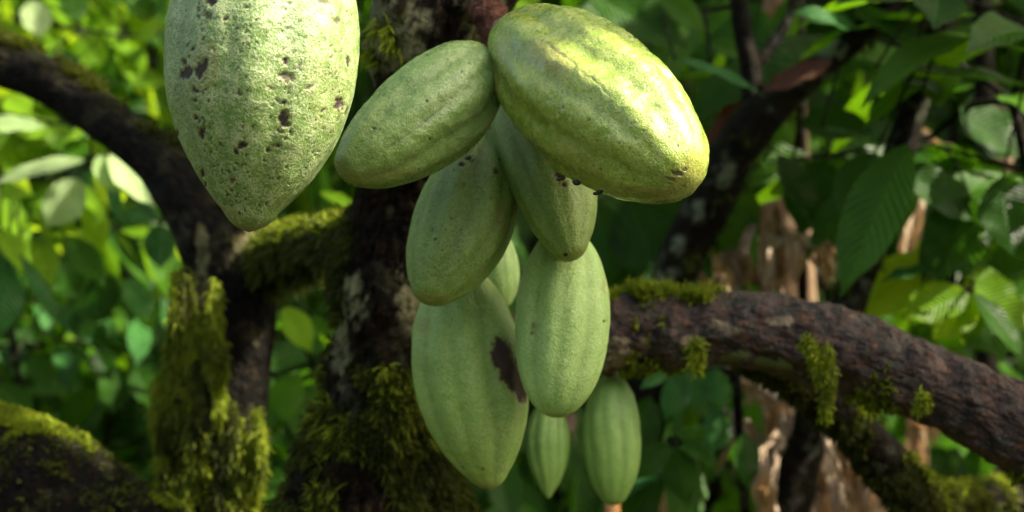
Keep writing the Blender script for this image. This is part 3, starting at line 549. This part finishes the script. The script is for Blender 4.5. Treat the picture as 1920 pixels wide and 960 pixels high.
# ------------------------------------------------------------------ dead banana plant
def drystrip(pts, wd, seed, dep=.3):
    rn = np.random.default_rng(seed); q = [P(*p) for p in pts]; c, _ = resample(q, np.ones(len(q)), .012); n = len(c); nu = 13
    t = np.linspace(0, 1, n)[:, None]; s = np.linspace(-1, 1, nu)[None, :]
    W = wd*.5*(.25+.75*np.sin(np.pi*np.clip(t*.85+.1, 0, 1)))*(1+.25*np.sin(t*9+seed))*sm(1.02, .85, t)
    ang = rn.uniform(-.8, .8)+rn.uniform(.5, 1.1)*np.sin(t*rn.uniform(3, 6)+seed)
    sx = np.stack([np.cos(ang), np.sin(ang), 0*ang], -1)
    v = c[:, None]+sx*(s*W)[..., None]
    v = v+np.stack([-np.sin(ang), np.cos(ang), 0*ang], -1)*(wd*.35*rn.uniform(-1, 1)*(s*s)+wd*.12*np.sin(s*6+seed))[..., None]
    fl = v.reshape(-1, 3); cr = noise(fl*np.array([1, 1, .12]), 70, 3, seed)*.016+noise(fl, 14, 3, seed+4)*.02
    edge = noise(fl*np.array([1, 1, 1.]), 40, 3, seed+8)*.010
    fl = fl+np.array([0, 1., 0])*cr[:, None]+np.array([1., 0, 0])*edge[:, None]
    return fl, grid_faces(n, nu), np.stack(np.broadcast_arrays(s*.5+.5, t), -1).reshape(-1, 2)
ban = empty('dead_banana_plant', P(1500, 960, 2.6)*[1, 1, 0], 'dead banana plant with tan dried leaves hanging behind the thick bare branch', 'banana plant')
xb = P(1500, 480, 2.65)[0]
vv, ff, *_ = tube([(xb+.02, 2.65, -.05), (xb, 2.65, .8), (xb-.03, 2.65, 1.6), (xb-.06, 2.65, 2.4)], [.07, .06, .05, .04], 40, .02, .08, 12, 3); m = N('banana_stem'); M_bs = m.bsdf(m.mix(m.noise(1., 4, .6, vec=m.vscale((60, 60, 4))), (.08, .045, .022), (.26, .16, .09)), .7, .2); meshobj('pseudostem', vv, ff, M_dry, ban, None, {'rnd': np.zeros(len(vv))})
dr = [([(1440, 380, 2.4), (1450, 460, 2.4), (1445, 560, 2.4), (1440, 640, 2.4)], 60, .25), ([(1470, 420, 2.35), (1500, 470, 2.3), (1510, 540, 2.3)], 90, 1.), ([(1490, 440, 2.28), (1540, 480, 2.25), (1575, 490, 2.25)], 30, 1.), ([(1500, 440, 2.3), (1530, 500, 2.3), (1550, 540, 2.3)], 36, .8),
      ([(1375, 420, 2.4), (1385, 480, 2.4), (1395, 540, 2.4)], 70, .15), ([(1310, 400, 2.6), (1340, 460, 2.6), (1350, 560, 2.6)], 50, .9), ([(1415, 715, 2.2), (1450, 735, 2.15), (1480, 770, 2.15)], 56, 1.), ([(1460, 760, 2.3), (1480, 830, 2.3), (1500, 960, 2.3), (1505, 1200, 2.3)], 90, .7),
      ([(1500, 770, 2.35), (1530, 850, 2.35), (1560, 960, 2.35), (1560, 1200, 2.3)], 110, .55), ([(1400, 740, 2.3), (1385, 830, 2.3), (1370, 890, 2.3)], 30, .6), ([(1400, 800, 2.3), (1410, 880, 2.3), (1430, 960, 2.3)], 44, .7), ([(1600, 860, 2.4), (1620, 940, 2.4), (1630, 1100, 2.4)], 90, .5),
      ([(1700, 740, 2.5), (1712, 820, 2.5), (1725, 910, 2.5)], 70, .45), ([(1740, 780, 2.5), (1755, 830, 2.5)], 40, .6), ([(1205, 730, 2.4), (1215, 820, 2.4), (1225, 960, 2.4), (1225, 1200, 2.4)], 44, .25), ([(1080, 750, 2.4), (1060, 780, 2.4), (1080, 820, 2.4)], 40, .4),
      ([(1290, 160, 2.6), (1320, 190, 2.6), (1310, 220, 2.6)], 40, 1.), ([(1330, 200, 2.6), (1345, 260, 2.6)], 40, .4), ([(1470, 40, 2.9), (1480, 120, 2.9), (1470, 220, 2.9)], 50, .5), ([(1445, 0, 2.9), (1440, 100, 2.9), (1450, 200, 2.9)], 40, .3), ([(1710, 240, 2.6), (1750, 265, 2.6), (1790, 280, 2.6)], 50, 1.),
      ([(1720, 340, 2.6), (1715, 420, 2.6), (1700, 500, 2.6)], 56, .8), ([(1880, 200, 2.7), (1885, 280, 2.7), (1880, 360, 2.7)], 50, .4), ([(1640, 240, 2.7), (1670, 260, 2.7)], 30, 1.), ([(1560, 900, 2.25), (1540, 960, 2.25), (1530, 1100, 2.25)], 60, .4), ([(1440, 880, 2.2), (1460, 960, 2.2), (1470, 1100, 2.2)], 40, .9),
      ([(1500, 560, 2.5), (1520, 640, 2.5), (1500, 760, 2.5)], 90, .4), ([(1590, 320, 2.6), (1600, 370, 2.6)], 26, 1.)]
dr = [([(1560, 800, 2.4), (1590, 880, 2.4), (1600, 1000, 2.4)], 80, .3), ([(1530, 760, 2.2), (1545, 840, 2.2), (1575, 930, 2.2), (1580, 1100, 2.2)], 50, .8), ([(1470, 800, 2.15), (1450, 880, 2.15), (1440, 1000, 2.15)], 40, .5),
       ([(1340, 520, 2.5), (1370, 620, 2.5), (1400, 760, 2.5)], 60, .3), ([(1590, 830, 2.2), (1640, 900, 2.2), (1650, 1000, 2.2)], 50, .6), ([(1430, 400, 2.2), (1425, 470, 2.2), (1432, 550, 2.2)], 40, .1)] + dr
d2 = []; rj = random.Random(9)
for p, w_, r_ in dr:
    for q in range(2 + (w_ > 45)):
        ox = rj.uniform(-.5, .5)*w_*(1 if q else .2); sl = rj.uniform(-.9, .9)*w_*(1 if q else .3)
        d2.append(([(a+ox+sl*i/len(p), b+rj.uniform(-12, 12), c*.86+rj.uniform(-.05, .05)) for i, (a, b, c) in enumerate(p)], w_*rj.uniform(.38, .7), min(1, max(0, r_+rj.uniform(-.3, .35)))))
dr = d2[:98]
for i, (p_, wd, rnd) in enumerate(dr):
    fl, fc, uv = drystrip(p_, px(wd, p_[0][2]), 40+i); meshobj('dried_leaf', fl, fc, M_dry, ban, uv, {'rnd': np.full(len(fl), rnd)})
st = empty('dry_stalk', P(1148, 1100, 1.6), 'orange dry stalk standing directly below the narrow green pod', 'stalk')
vv, ff, *_ = tube([P(1150, 935, 1.6), P(1148, 1010, 1.6), (P(1148, 1100, 1.6)[0], 1.6, .5), (P(1148, 1100, 1.6)[0], 1.6, -.02)], [.007, .010, .012, .014], 16, .02, .1, 30); meshobj('stalk', vv, ff, M_orange, st, None, {'rnd': np.zeros(len(vv))})
# reddish dead leaf lodged at the fork of the slim tree
rd = N('red_brown_leaf'); M_red = rd.bsdf(rd.mix(rd.noise(30, 4), (.03, .010, .004), (.07, .022, .008)), .6, .3, rd.bump(rd.noise(60, 3), .004), .3, (.3, .07, .02))
v, f, uv = leaf(P(1560, 115, 1.74), P(1425, 175, 1.76), px(44, 1.72), (0, -.8, .5), .1, .3, .1)
tag(meshobj('dead_leaf', v, f, M_red, None, uv, {'rnd': np.zeros(len(v))}), 'curled red brown dead leaf lodged against the slim forked stem', 'dead leaf', 'red brown dead leaves on the slim stem')
v, f, uv = leaf(P(1460, 130, 1.9), P(1310, 310, 1.86), px(66, 1.9), (0, -.8, .5), .1, .3, .1)
tag(meshobj('dead_leaf', v, f, M_red, None, uv, {'rnd': np.zeros(len(v))}), 'long red brown dead leaf hanging left of the slim stem, below the fork', 'dead leaf', 'red brown dead leaves on the slim stem')
# ------------------------------------------------------------------ shrubs further back
def shrub(label, x, y, h, rx, n, mat, seed, ll=(.14, .24), name='shrub', ry=.5, z0=.1):
    rn = np.random.default_rng(seed); gz = max(0, y-7.5)**1.15*.55
    root = empty(name, (x, y, gz), label, 'shrub', None); st_ = Bag(); fo = Bag()
    for k in range(9):
        e = np.array([x+rn.uniform(-.8, .8)*rx, y+rn.uniform(-1, 1)*ry*.7, gz+h*rn.uniform(.5, .95)])
        addtube(st_, [(x+rn.normal(0, .04), y, gz-.05), ((x+e[0])/2+rn.normal(0, .06), (y+e[1])/2, gz+h*.35), e], [.02, .014, .006], 6, .1, rough=.1, rs=8)
    cl = np.stack([x+rn.uniform(-1, 1, 26)*rx, y+rn.uniform(-1, 1, 26)*ry, gz+z0+(h-z0)*rn.random(26)**.8], 1)
    for k in range(n):
        c = cl[rn.integers(26)]+rn.normal(0, .16, 3)*[rx*.9+.2, .7, 1.2]; d = unit(rn.normal(0, .6, 3)+[0, -.15, -.55]); L = rn.uniform(*ll)
        v, f, uv = leaf(c, c+d*L, L*rn.uniform(.35, .45), unit(np.array([0, -.5, .8])+rn.normal(0, .5, 3)), .1, .2, .04, 6, 5)
        fo.add(v, f, uv, rn.random())
    st_.build('stems', M_thin, root); fo.build('foliage', mat, root); return root
SH = [('pale sunlit shrub at the far upper left', -1.9, 4.2, 3.0, .7, 700, BR, .5), ('tall sunlit shrub behind the arching trunk at left', -1.15, 4.6, 3.1, .6, 700, BR, .5),
      ('green shrub behind the largest speckled pod', -.55, 4.9, 2.9, .6, 650, GR, .5), ('dark shrub at the lower left behind the moss beard', -1.05, 3.7, 1.7, .6, 600, DK, .4),
      ('dark shrub directly behind the central trunk', .0, 4.4, 2.9, .6, 650, DK, .4), ('dark shrub behind the fat sunny pod', .65, 4.8, 3.0, .6, 650, DK, .4),
      ('mid green shrub behind the slim forked stem', 1.25, 4.6, 3.1, .6, 650, GR, .4), ('dark leafy shrub at the far right', 1.95, 4.5, 3.1, .7, 700, DK, .4),
      ('low dark shrub under the small pods', .35, 3.4, 1.25, .5, 380, DK, .3), ('low green shrub at the lower right beyond the dead banana plant', 1.45, 4.0, 1.1, .5, 260, GR, .3)]
for i, (lab, x, y, h, rx, n, mt, ry) in enumerate(SH): shrub(lab, x, y, h, rx, n, mt, 100+i, ry=ry)
# far wood as one mass on the hillside and ground cover
def mass(name, label, cat, n, fx, mat, seed, ll=(.2, .4), nv=4, nu=3):
    rn = np.random.default_rng(seed); fo = Bag()
    for k in range(n):
        c = fx(rn)
        if name == 'added_foliage_screen' and blocks(c, .3): continue
        d = unit(rn.normal(0, .7, 3)+[0, -.1, -.4]); L = rn.uniform(*ll)
        v, f, uv = leaf(c, c+d*L, L*.45, unit(np.array([0, -.5, .8])+rn.normal(0, .5, 3)), .1, .2, .03, nv, nu); fo.add(v, f, uv, rn.random())
    o = fo.build(name, mat); return tag(o, label, cat, None, 'stuff')
def fwood(rn):
    x, y = rn.uniform(-7, 7), rn.uniform(6.5, 12); return np.array([x, y, max(0, y-7.5)**1.15*.55+rn.random()**1.3*4.2])
mass('forest_undergrowth', 'dark green mass of foliage filling the background behind all the shrubs', 'foliage', 7500, fwood, M_leaf_dark, 51, (.3, .55))
mass('ground_cover', 'low green ground cover growing over the soil beyond the trunks', 'ground cover', 3200, lambda rn: np.array([rn.uniform(-4, 4), rn.uniform(2.2, 7.5), .02+rn.random()*.22]), M_leaf, 52, (.08, .18))
def ring(rn):
    while True:
        a = rn.uniform(0, 2*math.pi); R_ = rn.uniform(2.6, 4.6); x, y = R_*math.sin(a), R_*math.cos(a)*.9
        if y < 1.2 and not (y > 0 and abs(x) < .62*y+.7): return np.array([x, y, rn.random()**.9*3.0])
mass('added_foliage_screen', 'added dense foliage around the viewpoint, outside the picture, holding back low sky light', 'foliage', 1500, ring, M_leaf_dark, 53, (.35, .6))  # unseen leaves added to block low sky light from the camera side
# ------------------------------------------------------------------ added unseen crown, its leaves placed to dapple the sun
can = empty('added_shade_tree', (2.9, .6, 0), 'added tree out of view at right, its leafy crown shaped to dapple the sun', 'tree')
tb = Bag(); addtube(tb, [(2.9, .6, -.05), (2.85, .55, 1.5), (2.6, .5, 2.8), (2.2, .4, 3.4)], [.13, .11, .09, .06], 20, .1, rough=.1, rs=8)
fo = Bag(); rn = np.random.default_rng(77); tries = 0; nleaf = 0
while nleaf < 1150 and tries < 30000:
    tries += 1
    d = rn.choice([.85, .95, 1.0, 1.1, 1.3, 1.6, 2., 2.6, 3.2, 4., 5.]); q = P(rn.uniform(-150, 2050), rn.uniform(-120, 1080), d)
    zt = rn.uniform(2.6, 3.5)+(.25*max(0, d-2)); t_ = (zt-q[2])/Sn[2]; c = q+Sn*t_
    if t_ < .3 or c[2] < CAMZ+.19*max(c[1], 0)+.35: continue
    L = rn.uniform(.2, .32)
    if blocks(c, L*.5): continue
    dd = unit(rn.normal(0, .6, 3)+[0, 0, -.25]); v, f, uv = leaf(c-dd*L*.5, c+dd*L*.5, L*.42, unit(Sn+rn.normal(0, .35, 3)), .08, .15, .04, 6, 5); fo.add(v, f, uv, rn.random()); nleaf += 1
nhi = 0; tries = 0  # second layer of added leaves, shading the background from the sky
while nhi < 1500 and tries < 30000:
    tries += 1; x, y = rn.uniform(-4.5, 4.5), rn.uniform(1.5, 9.)
    c = np.array([x, y, max(3.6, CAMZ+.19*y+.9)+rn.uniform(0, 1.2)]); L = rn.uniform(.35, .55)
    if (x < -.6 and rn.random() < .45) or blocks(c, L*.45): continue
    dd = unit(rn.normal(0, .6, 3)+[0, 0, -.2]); v, f, uv = leaf(c-dd*L*.5, c+dd*L*.5, L*.45, unit(rn.normal(0, .4, 3)+[0, 0, 1]), .08, .15, .04, 6, 5); fo.add(v, f, uv, rn.random()); nhi += 1
for k in range(16):
    c = fo.v[rng.integers(len(fo.v))][0]
    if not blocks(c, .02): addtube(tb, [(2.6, .5, 2.8), (np.array([2.6, .5, 3.3])+c)/2, c], [.04, .022, .006], 6, .1)
tb.build('trunk', M_thin, can); fo.build('crown', M_leaf, can)
print('canopy', nleaf, tries)
